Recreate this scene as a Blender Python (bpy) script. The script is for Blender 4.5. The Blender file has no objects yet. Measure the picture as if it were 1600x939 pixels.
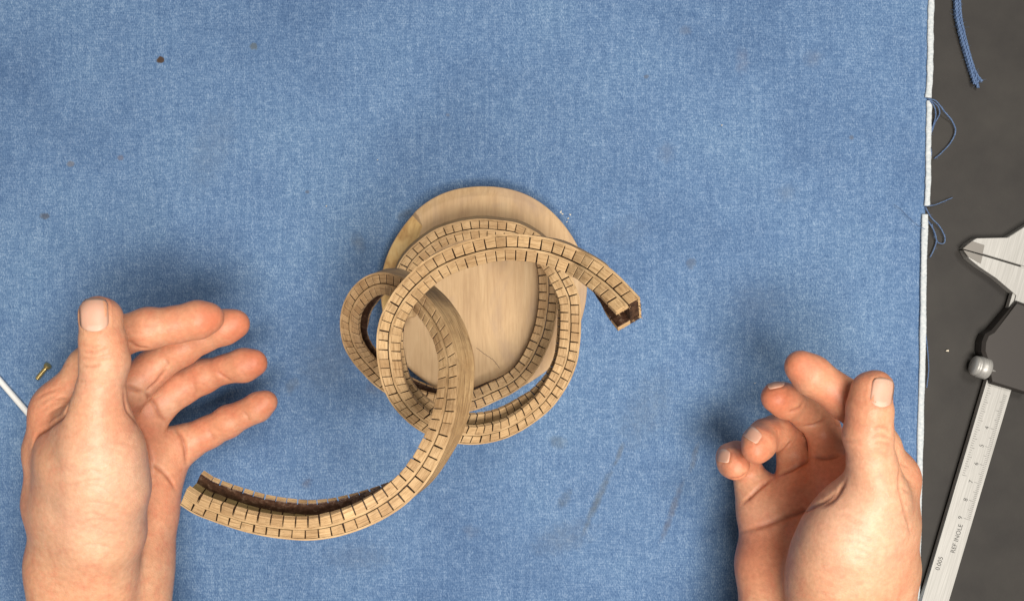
import bpy, math, random
import numpy as np
from mathutils import Vector
from mathutils.bvhtree import BVHTree

# ------------------------------------------------------------------ camera, world, lights, exposure
S = bpy.context.scene
C = S.collection
F_PX = 1537.0          # focal length in photograph pixels (photograph 1600 x 939)
H = 530.0              # camera height over the cloth, mm
MM = 0.001

cam = bpy.data.cameras.new('camera')
cam.sensor_width = 36.0
cam.lens = 36.0 * F_PX / 1600.0
cam.clip_start = 0.01
cam.clip_end = 50.0
camo = bpy.data.objects.new('camera', cam)
camo.location = (0, 0, H * MM)
C.objects.link(camo)
S.camera = camo

w = bpy.data.worlds.new('World')
S.world = w
w.use_nodes = True
w.node_tree.nodes['Background'].inputs[0].default_value = (1.0, 0.97, 0.93, 1)
w.node_tree.nodes['Background'].inputs[1].default_value = 0.17

def area_light(name, loc, target, sx, sy, power, col):
    l = bpy.data.lights.new(name, 'AREA')
    l.shape = 'RECTANGLE'; l.size = sx; l.size_y = sy
    l.energy = power; l.color = col
    o = bpy.data.objects.new(name, l)
    o.location = loc
    o.rotation_euler = (Vector(target) - Vector(loc)).to_track_quat('-Z', 'Y').to_euler()
    C.objects.link(o)
area_light('bench_lamp', (0.17, -0.34, 1.15), (0.0, 0.0, 0), 0.60, 0.40, 17.0, (1.0, 0.95, 0.88))
area_light('cloth_fill_light', (0.55, 0.55, 1.45), (0.15, 0.12, 0), 0.60, 0.40, 12.0, (1.0, 0.965, 0.91))  # added fill light, brightens the upper right of the cloth

S.view_settings.view_transform = 'Standard'
S.view_settings.look = 'None'
S.view_settings.exposure = 0.0
S.view_settings.gamma = 1.0
S.view_settings.use_curve_mapping = False
S.cycles.max_bounces = 6

rnd = random.Random(7)
nrs = np.random.RandomState(5)

# ------------------------------------------------------------------ helpers
def P(px, py, z):
    """photograph pixel at height z (mm) -> mm"""
    k = (H - z) / F_PX
    return np.array([(px - 800.0) * k, (469.5 - py) * k, z])

def make_mesh(name, verts, faces, mats, uvs=None, midx=None, smooth=False):
    me = bpy.data.meshes.new(name)
    me.from_pydata([tuple(np.asarray(v) * MM) for v in verts], [], [tuple(f) for f in faces])
    for m in mats: me.materials.append(m)
    if midx is not None: me.polygons.foreach_set('material_index', midx)
    if smooth: me.polygons.foreach_set('use_smooth', [True] * len(me.polygons))
    if uvs is not None:
        l = me.uv_layers.new(name='UVMap')
        vi = np.empty(len(me.loops), dtype=np.int32)
        me.loops.foreach_get('vertex_index', vi)
        l.data.foreach_set('uv', np.asarray(uvs, dtype=np.float32)[vi].ravel())
    me.update()
    return me

def link(name, data, parent=None, label=None, cat=None, group=None, kind=None):
    o = bpy.data.objects.new(name, data)
    C.objects.link(o)
    if parent is not None: o.parent = parent
    if label: o['label'] = label
    if cat: o['category'] = cat
    if group: o['group'] = group
    if kind: o['kind'] = kind
    return o

def fix_normals(me):
    import bmesh
    bm = bmesh.new(); bm.from_mesh(me)
    bmesh.ops.recalc_face_normals(bm, faces=bm.faces)
    bm.to_mesh(me); bm.free()

def tube(pts, rad, n=8, closed_ends=True, flat=1.0):
    """tube along 3-D points (mm), radius per point"""
    pts = np.asarray(pts, float); m = len(pts)
    rad = np.broadcast_to(np.asarray(rad, float), (m,))
    T = np.gradient(pts, axis=0); T /= np.linalg.norm(T, axis=1)[:, None] + 1e-9
    V = []; Fc = []
    for i in range(m):
        ref = np.array([0, 0, 1.0]) if abs(T[i][2]) < 0.9 else np.array([1.0, 0, 0])
        a = np.cross(T[i], ref); a /= np.linalg.norm(a); b = np.cross(a, T[i])
        for k in range(n):
            t = 2 * math.pi * k / n
            V.append(pts[i] + rad[i] * (math.cos(t) * a + flat * math.sin(t) * b))
    for i in range(m - 1):
        for k in range(n):
            Fc.append((i*n+k, i*n+(k+1) % n, (i+1)*n+(k+1) % n, (i+1)*n+k))
    if closed_ends:
        Fc.append(tuple(range(n))[::-1]); Fc.append(tuple((m-1)*n+k for k in range(n)))
    return V, Fc

def spline(keys, n):
    """Catmull-Rom style cubic through keys (columns any), chord-length parameter"""
    K = np.asarray(keys, float)
    t = np.concatenate([[0], np.cumsum(np.sqrt(np.linalg.norm(np.diff(K[:, :3], axis=0), axis=1)) ** 2)])
    m = np.zeros_like(K)
    m[1:-1] = (K[2:] - K[:-2]) / (t[2:] - t[:-2])[:, None]
    m[0] = (K[1] - K[0]) / (t[1] - t[0]); m[-1] = (K[-1] - K[-2]) / (t[-1] - t[-2])
    x = np.linspace(0, t[-1], n)
    i = np.clip(np.searchsorted(t, x, side='right') - 1, 0, len(t) - 2)
    h = (t[i+1] - t[i])[:, None]; u = ((x - t[i])[:, None]) / h
    return ((2*u**3-3*u**2+1)*K[i] + (u**3-2*u**2+u)*h*m[i] + (-2*u**3+3*u**2)*K[i+1] + (u**3-u**2)*h*m[i+1])

# ------------------------------------------------------------------ material helpers
class NT:
    def __init__(s, name):
        s.m = bpy.data.materials.new(name); s.m.use_nodes = True
        s.t = s.m.node_tree; s.b = s.t.nodes['Principled BSDF']
    def n(s, typ, **kw):
        x = s.t.nodes.new(typ)
        for k, v in kw.items():
            if k.startswith('i_'):
                key = k[2:]
                x.inputs[int(key) if key.isdigit() else key].default_value = v
            else: setattr(x, k, v)
        return x
    def l(s, a, b): s.t.links.new(a, b)
    def coord(s, kind, scale):
        tc = s.n('ShaderNodeTexCoord'); mp = s.n('ShaderNodeMapping')
        mp.inputs['Scale'].default_value = scale
        s.l(tc.outputs[kind], mp.inputs[0]); return mp.outputs[0]
    def noise(s, vec, scale, detail=4, rough=0.55, dist=0.0):
        x = s.n('ShaderNodeTexNoise'); x.inputs['Scale'].default_value = scale
        x.inputs['Detail'].default_value = detail; x.inputs['Roughness'].default_value = rough
        x.inputs['Distortion'].default_value = dist
        s.l(vec, x.inputs['Vector']); return x.outputs['Fac']
    def ramp(s, fac, stops):
        r = s.n('ShaderNodeValToRGB'); e = r.color_ramp.elements
        while len(e) < len(stops): e.new(0.5)
        for q, (p, c) in zip(e, stops):
            q.position = p; q.color = (*c, 1) if len(c) == 3 else c
        s.l(fac, r.inputs[0]); return r.outputs[0]
    def mix(s, fac, a, b, mode='MIX'):
        x = s.n('ShaderNodeMix', data_type='RGBA', blend_type=mode)
        for sock, v in ((x.inputs[0], fac), (x.inputs[6], a), (x.inputs[7], b)):
            if isinstance(v, (int, float)): sock.default_value = v
            elif isinstance(v, tuple): sock.default_value = (*v, 1)
            else: s.l(v, sock)
        return x.outputs[2]
    def math(s, op, a, b=None, c=None):
        x = s.n('ShaderNodeMath', operation=op)
        for i, v in enumerate((a, b, c)):
            if v is None: continue
            if isinstance(v, (int, float)): x.inputs[i].default_value = v
            else: s.l(v, x.inputs[i])
        return x.outputs[0]
    def bump(s, h, dist, strength=1.0):
        x = s.n('ShaderNodeBump'); x.inputs['Strength'].default_value = strength
        x.inputs['Distance'].default_value = dist
        s.l(h, x.inputs['Height']); s.l(x.outputs[0], s.b.inputs['Normal'])
    def base(s, c):
        if isinstance(c, tuple): s.b.inputs['Base Color'].default_value = (*c, 1)
        else: s.l(c, s.b.inputs['Base Color'])
    def rough(s, v): s.b.inputs['Roughness'].default_value = v
    def spec(s, v): s.b.inputs['Specular IOR Level'].default_value = v

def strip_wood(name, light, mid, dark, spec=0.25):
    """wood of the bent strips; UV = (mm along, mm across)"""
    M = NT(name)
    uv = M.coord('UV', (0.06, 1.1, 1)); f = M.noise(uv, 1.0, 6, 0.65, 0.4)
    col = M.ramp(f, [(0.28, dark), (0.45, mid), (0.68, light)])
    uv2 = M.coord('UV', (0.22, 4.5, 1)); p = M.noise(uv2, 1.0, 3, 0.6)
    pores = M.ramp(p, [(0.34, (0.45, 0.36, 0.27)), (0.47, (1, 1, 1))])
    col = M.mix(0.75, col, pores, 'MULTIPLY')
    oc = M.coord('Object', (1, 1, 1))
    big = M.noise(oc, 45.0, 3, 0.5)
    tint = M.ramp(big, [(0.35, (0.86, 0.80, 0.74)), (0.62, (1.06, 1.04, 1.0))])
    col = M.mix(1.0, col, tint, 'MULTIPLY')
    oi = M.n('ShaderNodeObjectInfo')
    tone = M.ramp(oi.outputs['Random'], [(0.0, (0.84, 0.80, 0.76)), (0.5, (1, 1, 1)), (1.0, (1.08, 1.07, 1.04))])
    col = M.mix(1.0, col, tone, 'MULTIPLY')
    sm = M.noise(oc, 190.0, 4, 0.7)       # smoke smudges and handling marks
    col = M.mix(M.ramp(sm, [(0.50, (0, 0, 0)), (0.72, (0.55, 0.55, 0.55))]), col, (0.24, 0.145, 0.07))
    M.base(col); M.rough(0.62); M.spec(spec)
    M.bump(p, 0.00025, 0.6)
    return M.m

WOOD = strip_wood('bent_oak', (0.61, 0.43, 0.245), (0.50, 0.335, 0.178), (0.25, 0.15, 0.07))
SKINWOOD = strip_wood('oak_face', (0.59, 0.41, 0.215), (0.42, 0.27, 0.13), (0.10, 0.06, 0.03))
OLIVE = strip_wood('shaded_oak_inside', (0.30, 0.22, 0.095), (0.23, 0.16, 0.07), (0.10, 0.065, 0.03))  # inner wall faces: oak darkened to paint in the channel's shade

M = NT('dark_brown_wood')  # near-black brown for saw cuts, track end and crack
oc = M.coord('Object', (1, 1, 1)); f = M.noise(oc, 600.0, 4)
M.base(M.ramp(f, [(0.35, (0.022, 0.010, 0.005)), (0.7, (0.085, 0.042, 0.022))])); M.rough(0.55)
M.bump(f, 0.0004, 0.6)
DARKWOOD = M.m
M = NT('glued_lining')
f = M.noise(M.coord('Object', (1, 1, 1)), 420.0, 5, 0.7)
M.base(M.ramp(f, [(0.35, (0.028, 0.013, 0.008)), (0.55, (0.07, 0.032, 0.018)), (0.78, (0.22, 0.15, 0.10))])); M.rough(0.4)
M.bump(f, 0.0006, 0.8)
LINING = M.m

# ------------------------------------------------------------------ the bench and the cloth
M = NT('bench_top')
oc = M.coord('Object', (1, 1, 1)); f = M.noise(oc, 25.0, 5, 0.6); g = M.noise(oc, 900.0, 2, 0.5)
c = M.ramp(f, [(0.3, (0.024, 0.021, 0.019)), (0.7, (0.040, 0.036, 0.031))])
sp = M.ramp(g, [(0.72, (1, 1, 1)), (0.80, (1.7, 1.6, 1.5))])
M.base(M.mix(1.0, c, sp, 'MULTIPLY')); M.rough(0.62); M.spec(0.3)
M.bump(g, 0.0001, 0.4)
BENCH = M.m
b = 3000.0
link('workbench', make_mesh('workbench', [(-b, -b, -1.2), (b, -b, -1.2), (b, b, -1.2), (-b, b, -1.2)], [(0, 1, 2, 3)], [BENCH]), kind='structure')

# stains: (px, py, long radius mm, short radius mm, angle deg, colour, strength)
STAINS = [
    (250, 93, 2.1, 2.0, 0, (0.07, 0.04, 0.02), 0.95), (396, 73, 2.4, 2.2, 0, (0.10, 0.12, 0.13), 0.75),
    (110, 256, 2.2, 1.8, 10, (0.16, 0.15, 0.15), 0.6), (188, 247, 1.9, 1.6, 0, (0.15, 0.14, 0.17), 0.6),
    (70, 337, 2.6, 2.0, 0, (0.08, 0.08, 0.09), 0.7), (632, 335, 4.5, 3.0, 30, (0.08, 0.09, 0.10), 0.55),
    (1080, 412, 3.0, 3.2, 0, (0.11, 0.14, 0.20), 0.6), (1270, 92, 6, 5, 0, (0.14, 0.17, 0.24), 0.4),
    (1072, 47, 3.5, 3.0, 0, (0.13, 0.15, 0.2), 0.45), (1042, 238, 6, 5, 70, (0.13, 0.16, 0.23), 0.4),
    (935, 778, 20, 2.2, 66, (0.105, 0.11, 0.10), 0.6), (968, 708, 7, 1.6, 70, (0.12, 0.12, 0.11), 0.5),
    (1050, 800, 18, 2.0, 70, (0.115, 0.10, 0.10), 0.5), (1085, 715, 8, 1.8, 75, (0.13, 0.13, 0.13), 0.45),
    (882, 780, 6, 3.0, 60, (0.08, 0.09, 0.10), 0.5), (872, 690, 5.5, 3.6, -20, (0.11, 0.14, 0.17), 0.5),
    (480, 755, 3.5, 2.6, 40, (0.09, 0.09, 0.12), 0.5), (455, 603, 5.0, 3.5, 60, (0.12, 0.15, 0.19), 0.5),
    (560, 380, 4, 6, 20, (0.12, 0.14, 0.17), 0.5), (735, 830, 5, 4, 0, (0.13, 0.15, 0.2), 0.35),
    (345, 690, 7, 3.0, 20, (0.10, 0.11, 0.14), 0.45), (1230, 300, 7, 5, 30, (0.14, 0.18, 0.25), 0.35),
    (520, 560, 22, 14, 40, (0.10, 0.135, 0.20), 0.35), (1010, 640, 24, 13, 60, (0.10, 0.135, 0.20), 0.35), (980, 360, 14, 9, 20, (0.10, 0.14, 0.22), 0.3),
    (330, 230, 26, 12, 70, (0.12, 0.165, 0.25), 0.3), (1180, 470, 16, 10, 10, (0.10, 0.14, 0.22), 0.3), (880, 840, 18, 9, 15, (0.11, 0.13, 0.17), 0.35), (560, 870, 20, 8, 0, (0.10, 0.13, 0.19), 0.3),
    (1010, 120, 1.5, 1.2, 0, (0.12, 0.13, 0.16), 0.6), (1330, 215, 1.4, 1.3, 0, (0.12, 0.13, 0.16), 0.6), (700, 180, 1.2, 1.0, 0, (0.13, 0.15, 0.2), 0.5), (480, 300, 1.4, 1.1, 0, (0.11, 0.12, 0.15), 0.6), (640, 760, 1.5, 1.2, 0, (0.10, 0.11, 0.14), 0.6),
    (590, 605, 7, 5, 0, (0.10, 0.10, 0.13), 0.4), (1160, 95, 4, 8, 0, (0.17, 0.19, 0.26), 0.4),
]
M = NT('blue_denim')
ob = M.coord('Object', (1, 1, 1))
# broad wear, vertical slubs, twill and single threads
wear = M.noise(M.coord('Object', (1, 1, 1)), 9.0, 6, 0.62)
slub = M.noise(M.coord('Object', (620, 42, 1)), 1.0, 4, 0.7)
cloud = M.noise(M.coord('Object', (1, 1, 1)), 230.0, 4, 0.7)
mp = M.n('ShaderNodeMapping'); mp.inputs['Rotation'].default_value = (0, 0, math.radians(38)); mp.inputs['Scale'].default_value = (1900, 700, 1)
tcn = M.n('ShaderNodeTexCoord'); M.l(tcn.outputs['Object'], mp.inputs[0])
thread = M.noise(mp.outputs[0], 1.0, 2, 0.6)
weft = M.noise(M.coord('Object', (150, 1700, 1)), 1.0, 2, 0.5)
s1 = M.math('MULTIPLY', thread, 0.44); s1 = M.math('MULTIPLY_ADD', slub, 0.19, s1)
s1 = M.math('MULTIPLY_ADD', cloud, 0.21, s1); s1 = M.math('MULTIPLY_ADD', weft, 0.16, s1)
col = M.ramp(s1, [(0.35, (0.046, 0.098, 0.215)), (0.50, (0.108, 0.190, 0.335)), (0.65, (0.275, 0.375, 0.520))])
wr = M.ramp(wear, [(0.32, (0.74, 0.77, 0.82)), (0.5, (1.0, 1.0, 1.0)), (0.68, (1.16, 1.14, 1.08))])
col = M.mix(1.0, col, wr, 'MULTIPLY')
wob = M.noise(ob, 260.0, 3, 0.6)
sx = M.n('ShaderNodeSeparateXYZ'); M.l(ob, sx.inputs[0])
for (px, py, ra, rb, ang, sc, st) in STAINS:
    q = P(px, py, 0) * MM
    a = math.radians(ang); ca, sa = math.cos(a), math.sin(a)
    dx = M.math('SUBTRACT', sx.outputs[0], float(q[0])); dy = M.math('SUBTRACT', sx.outputs[1], float(q[1]))
    u = M.math('MULTIPLY_ADD', dy, sa / (ra * MM), M.math('MULTIPLY', dx, ca / (ra * MM)))
    v = M.math('MULTIPLY_ADD', dy, ca / (rb * MM), M.math('MULTIPLY', dx, -sa / (rb * MM)))
    d = M.math('ADD', M.math('MULTIPLY', u, u), M.math('MULTIPLY', v, v))
    d = M.math('ADD', d, M.math('MULTIPLY_ADD', wob, 2.6, -1.3))
    small = ra < 3.2
    r = M.n('ShaderNodeMapRange', interpolation_type='SMOOTHSTEP')
    r.inputs[1].default_value = 1.25 if small else 1.5; r.inputs[2].default_value = 0.35 if small else -0.6
    r.inputs[3].default_value = 0.0; r.inputs[4].default_value = st
    M.l(d, r.inputs[0])
    col = M.mix(r.outputs[0], col, sc)
M.base(col); M.rough(0.92); M.spec(0.12)
M.b.inputs['Sheen Weight'].default_value = 0.15
M.b.inputs['Sheen Tint'].default_value = (0.7, 0.82, 1.0, 1)
M.bump(s1, 0.0009, 0.7)
DENIM = M.m

EDGE = [(1456, -60), (1453, 30), (1451, 160), (1449, 250), (1446, 340), (1445, 420), (1442, 560), (1439, 680), (1436, 790), (1434, 880), (1432, 1000)]
ex = np.array([P(x, y, 0)[:2] for x, y in EDGE])[::-1]
def cloth_z(x, y):
    return 0.55 * np.sin(x * 0.021 + 0.6 * np.sin(y * 0.017)) * np.sin(y * 0.024 + 1.0) + 0.3 * np.sin(x * 0.05 + y * 0.043) - 0.75 + 0.45
nx, ny = 150, 110
V = []; Fc = []
for j in range(ny):
    y = -230 + 460.0 * j / (ny - 1)
    xe = np.interp(y, ex[:, 1], ex[:, 0])
    for i in range(nx):
        x = -420 + (xe + 420) * i / (nx - 1)
        z = min(max(cloth_z(x, y), -0.85), 0.0)
        V.append((x, y, z))
for j in range(ny - 1):
    for i in range(nx - 1):
        a = j * nx + i
        Fc.append((a, a + 1, a + nx + 1, a + nx))
cloth = link('denim_cloth', make_mesh('denim_cloth', V, Fc, [DENIM], smooth=True),
             label='stained light blue denim cloth with white woven edge spread under everything', cat='cloth')

# white woven edge: a ribbed cord, stepped where the weave is broken
M = NT('white_selvedge')
f = M.noise(M.coord('Object', (1, 1, 1)), 700.0, 3)
M.base(M.ramp(f, [(0.3, (0.44, 0.48, 0.50)), (0.7, (0.64, 0.66, 0.66))])); M.rough(0.85); M.spec(0.1)
SELV = M.m
def cord(px_pts, r):
    pts = np.array([P(x, y, 0.4) for x, y in px_pts])
    q = spline(pts, 360)
    rr = r * (1 + 0.10 * np.sin(np.arange(360) * 0.11) * np.sin(np.arange(360) * 0.037 + 1) + 0.03 * np.sin(np.arange(360) * 1.9) + 0.02 * nrs.randn(360))
    q[:, 0] += 0.12 * np.cumsum(nrs.randn(360)) / 8
    return tube(q, rr, 8, flat=0.5)
Va, Fa = cord([(1457, -40), (1454, 30), (1453, 120), (1450.5, 153)], 1.75)
link('selvedge', make_mesh('selvedge', Va, Fa, [SELV], smooth=True), cloth)
Va, Fa = cord([(1452, 158), (1450, 240), (1448, 322)], 1.55)
link('selvedge', make_mesh('selvedge', Va, Fa, [SELV], smooth=True), cloth)
Va, Fa = cord([(1445.5, 335), (1443, 430), (1441, 560), (1438, 680), (1436, 780), (1434, 880), (1432, 990)], 1.75)
link('selvedge', make_mesh('selvedge', Va, Fa, [SELV], smooth=True), cloth)

M = NT('blue_yarn')
f = M.noise(M.coord('Object', (1, 1, 1)), 1600.0, 3)
M.base(M.ramp(f, [(0.3, (0.055, 0.095, 0.20)), (0.7, (0.17, 0.25, 0.40))])); M.rough(0.9); M.spec(0.1)
YARN = M.m
def yarn(pts, r, z=0.6, name='frayed_thread', parent=cloth):
    if parent is cloth: r = r * 0.72
    p = np.array([P(x, y, zz) for x, y, zz in [(q[0], q[1], q[2] if len(q) > 2 else z) for q in pts]])
    q = spline(p, 14 * len(p))
    q += nrs.randn(*q.shape) * 0.05
    rr = np.full(len(q), r * 0.62); rr[-2:] *= 0.6
    v, f = [], []
    L = np.concatenate([[0], np.cumsum(np.linalg.norm(np.diff(q, axis=0), axis=1))])
    fine = np.linspace(0, L[-1], max(int(L[-1] / 0.45), 12))
    qq = np.stack([np.interp(fine, L, q[:, c]) for c in range(3)], 1)
    for ply in range(3):
        th = fine / r * 0.9 + ply * 2.094
        off = np.stack([np.cos(th), 0.6 * np.cos(th + 1.0), np.sin(th)], 1) * r * 0.55
        v2, f2 = tube(qq + off + nrs.randn(*qq.shape) * 0.05 * r, r * 0.5, 5)
        o = len(v); v += v2; f += [tuple(i + o for i in g) for g in f2]
    for _ in range(int(L[-1] / 2.2)):          # stray fibres
        i = nrs.randint(0, len(qq)); d = nrs.randn(3) * [1, 1, 0.4]; d /= np.linalg.norm(d); e = nrs.randn(3) * [0.5, 0.5, 0.2]
        ln = nrs.uniform(0.7, 2.2) * max(r, 0.4) / 0.5
        v2, f2 = tube([qq[i], qq[i] + d * ln * 0.5, qq[i] + d * ln + e * 0.5], 0.05, 3)
        o = len(v); v += v2; f += [tuple(k + o for k in g) for g in f2]
    return link(name, make_mesh(name, v, f, [YARN], smooth=True), parent)
yarn([(1449, 154), (1462, 158, 2.0), (1476, 175, 2.5), (1488, 190), (1493, 205), (1486, 222), (1470, 240), (1460, 248)], 0.55)
yarn([(1450, 156), (1459, 165, 1.8), (1462, 180), (1457, 200), (1452, 222), (1455, 240), (1452, 252)], 0.5)
yarn([(1450, 154), (1465, 166, 2.2), (1468, 178), (1461, 192), (1456, 206)], 0.5)
yarn([(1447, 322), (1458, 321, 1.8), (1472, 316, 1.2), (1488, 309, 0.4)], 0.5)
yarn([(1446, 324), (1455, 340, 1.5), (1468, 354), (1476, 370), (1475, 380), (1466, 379), (1460, 366), (1456, 350)], 0.5)
yarn([(1450, 345), (1459, 360, 1.6), (1463, 376), (1459, 390), (1453, 402)], 0.5)
yarn([(1445, 358, 2.6), (1436, 354, 2.0), (1420, 340, 0.9), (1408, 328, 0.8), (1398, 321, 0.7)], 0.28)
yarn([(1446, 520), (1449, 545), (1451, 575), (1448, 605)], 0.4)

# the loose plait of blue yarn lying on the bench
pl = link('yarn_bundle', None, None, 'frayed bundle of blue denim yarn lying on the dark bench top', 'yarn')
for k in range(5):
    off = (k - 2) * 1.8
    pts = [(1495 + off, -50), (1497 + off, 20), (1503 + off * 0.9, 55), (1512 + off * 0.9, 88), (1521 + off, 115), (1528 + off * 1.6 + rnd.uniform(-2, 2), 133 + rnd.uniform(-6, 5))]
    yarn([(x + rnd.uniform(-.8, .8), y, 0.2 + 0.6 * ((k * 2) % 3)) for x, y in pts], 0.85, name='strand', parent=pl)

# ------------------------------------------------------------------ the sculpture: turned base and two kerf-bent tracks
sculpt = link('wooden_sculpture', None, None, 'looping kerf-cut wooden track sculpture spiralling up from a round wood base', 'sculpture')
cbase = P(755, 456, 8)
sculpt.location = tuple(np.array([cbase[0], cbase[1], 0]) * MM)
OFF = np.array([cbase[0], cbase[1], 0.0])

M = NT('turned_walnut_sapwood')
oc = M.coord('Object', (70, 12, 70)); f = M.noise(oc, 1.0, 6, 0.6, 1.4)
col = M.ramp(f, [(0.25, (0.43, 0.275, 0.145)), (0.50, (0.535, 0.355, 0.19)), (0.75, (0.61, 0.43, 0.245))])
fi = M.noise(M.coord('Object', (900, 60, 900)), 1.0, 3, 0.6)
col = M.mix(0.35, col, M.ramp(fi, [(0.38, (0.72, 0.66, 0.58)), (0.55, (1, 1, 1))]), 'MULTIPLY')
bl = M.noise(M.coord('Object', (30, 16, 30)), 1.0, 4, 0.6, 1.2)
col = M.mix(M.ramp(bl, [(0.50, (0, 0, 0)), (0.66, (0.62, 0.62, 0.62))]), col, (0.36, 0.245, 0.165))
M.base(col); M.rough(0.55); M.spec(0.3); M.bump(fi, 0.0002, 0.5)
BASEW = M.m
TOPZ = 15.0
N = 160
rings = []
def outl(t):   # outline radius of the turned disc, slightly out of round
    return 55.0 + 0.9 * math.cos(2 * (t - 1.3)) + 0.35 * math.sin(3 * t + 1) + 0.25 * math.sin(7 * t) - 1.2 * max(0, math.cos(t + 0.95)) ** 8
def chamf(t):  # sloping cut: broad on the upper-left of the disc, thin elsewhere
    d = (math.degrees(t) - 158 + 180) % 360 - 180
    wl = 13.5 * math.exp(-(d / 32.0) ** 2) if d > -26 else 0.0
    d2 = (math.degrees(t) - 95 + 180) % 360 - 180
    return 0.9 + max(wl, 4.2 * math.exp(-(d2 / 48.0) ** 2))
V = []; Fc = []
prof = []
for k in range(N):
    t = 2 * math.pi * k / N
    r = outl(t); c = chamf(t)
    zc = TOPZ - min(0.25 * c if c < 5 else 0.36 * c, 4.6)
    prof.append([(r - 0.8, 0.0), (r, 1.0), (r, zc - 0.4), (r - 0.35, zc), (r - c, TOPZ - 0.05), (r - c - 0.4, TOPZ), (r * 0.6, TOPZ), (r * 0.25, TOPZ)])
R = len(prof[0])
for k in range(N):
    t = 2 * math.pi * k / N
    for (r, z) in prof[k]: V.append((r * math.cos(t), r * math.sin(t), z))
for k in range(N):
    k2 = (k + 1) % N
    for q in range(R - 1):
        Fc.append((k * R + q, k2 * R + q, k2 * R + q + 1, k * R + q + 1))
V.append((0, 0, TOPZ)); ctr = len(V) - 1
for k in range(N): Fc.append((k * R + R - 1, ((k + 1) % N) * R + R - 1, ctr))
M = NT('pale_facet')  # paler, yellower tone for the broad sloping facet
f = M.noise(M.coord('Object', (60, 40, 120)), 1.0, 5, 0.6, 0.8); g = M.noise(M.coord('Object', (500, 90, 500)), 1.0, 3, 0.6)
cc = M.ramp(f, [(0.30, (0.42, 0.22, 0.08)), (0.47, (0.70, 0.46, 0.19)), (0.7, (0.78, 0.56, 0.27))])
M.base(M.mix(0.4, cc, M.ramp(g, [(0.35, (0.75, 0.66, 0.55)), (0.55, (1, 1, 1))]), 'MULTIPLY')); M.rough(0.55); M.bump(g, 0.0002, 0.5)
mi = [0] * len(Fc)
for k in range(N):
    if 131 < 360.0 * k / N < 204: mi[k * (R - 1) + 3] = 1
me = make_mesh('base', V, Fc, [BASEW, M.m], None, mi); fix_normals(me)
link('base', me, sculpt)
# a hairline check in the disc top
cr = np.array([P(x, y, TOPZ + 0.03) - OFF for x, y in [(744, 543), (757, 553), (770, 562), (781, 575)]])
v, f = tube(spline(cr, 30) + nrs.randn(30, 3) * [0.12, 0.12, 0], 0.13, 5, flat=0.3)
link('hairline_crack', make_mesh('hairline_crack', v, f, [DARKWOOD]), sculpt)

HT, WO, WI, FT, PITCH = 10.6, 4.75, 5.15, 2.0, 4.5      # channel depth, outer wall, flange, flange thickness, kerf pitch (mm)

def frame_path(keys, step):
    K = np.array([np.append(P(x, y, z - (0.3 if z < 60 else 0)), ph * (0.78 if ph > 0 else 1.0)) for x, y, z, ph in keys])
    Q = spline(K, 4000)
    for _ in range(60):     # ease the tracing wobble, ends held
        Q[1:-1] = 0.25 * Q[:-2] + 0.5 * Q[1:-1] + 0.25 * Q[2:]
    sl = np.concatenate([[0], np.cumsum(np.linalg.norm(np.diff(Q[:, :3], axis=0), axis=1))])
    n = int(sl[-1] / step); ss = np.linspace(0, sl[-1], n + 1)
    Q = np.stack([np.interp(ss, sl, Q[:, c]) for c in range(4)], 1)
    T = np.gradient(Q[:, :3], axis=0)
    for _ in range(6): T[1:-1] = (T[:-2] + T[1:-1] * 2 + T[2:]) / 4
    T /= np.linalg.norm(T, axis=1)[:, None]
    Z = np.array([0, 0, 1.0])
    U0 = Z - (T @ Z)[:, None] * T; U0 /= np.linalg.norm(U0, axis=1)[:, None]
    V0 = np.cross(T, U0)
    ph = np.radians(Q[:, 3])[:, None]
    U = np.cos(ph) * U0 - np.sin(ph) * V0
    Vv = np.cos(ph) * V0 + np.sin(ph) * U0
    return Q[:, :3] - OFF, U, Vv, ss

def sweep(path, rects, i0=0, i1=None):
    """sweep rectangles (v0,v1,u0,u1) as closed bars"""
    Q, U, W, ss = path
    idx = np.arange(len(Q))[i0:i1]
    V = []; F = []; uv = []; mi = []
    for (v0, v1, u0, u1, mats) in rects:
        b0 = len(V); prof = [(v0, u0), (v1, u0), (v1, u1), (v0, u1)]
        for i in idx:
            for k, (v, u) in enumerate(prof):
                V.append(Q[i] + W[i] * v + U[i] * u); uv.append((ss[i], v + u * 1.37))
        m = len(idx)
        for a in range(m - 1):
            for k in range(4):
                F.append((b0 + a*4+k, b0 + a*4+(k+1) % 4, b0 + (a+1)*4+(k+1) % 4, b0 + (a+1)*4+k)); mi.append(mats[k])
        F.append((b0, b0+1, b0+2, b0+3)); mi.append(mats[4])
        F.append(tuple(b0 + (m-1)*4 + k for k in range(4))); mi.append(mats[4])
    return V, F, uv, mi

def interp_frame(path, s):
    Q, U, W, ss = path
    i = min(max(int(np.searchsorted(ss, s)) - 1, 0), len(ss) - 2)
    f = (s - ss[i]) / (ss[i+1] - ss[i])
    g = lambda A: A[i] * (1 - f) + A[i+1] * f
    return g(Q), g(U), g(W)

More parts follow.
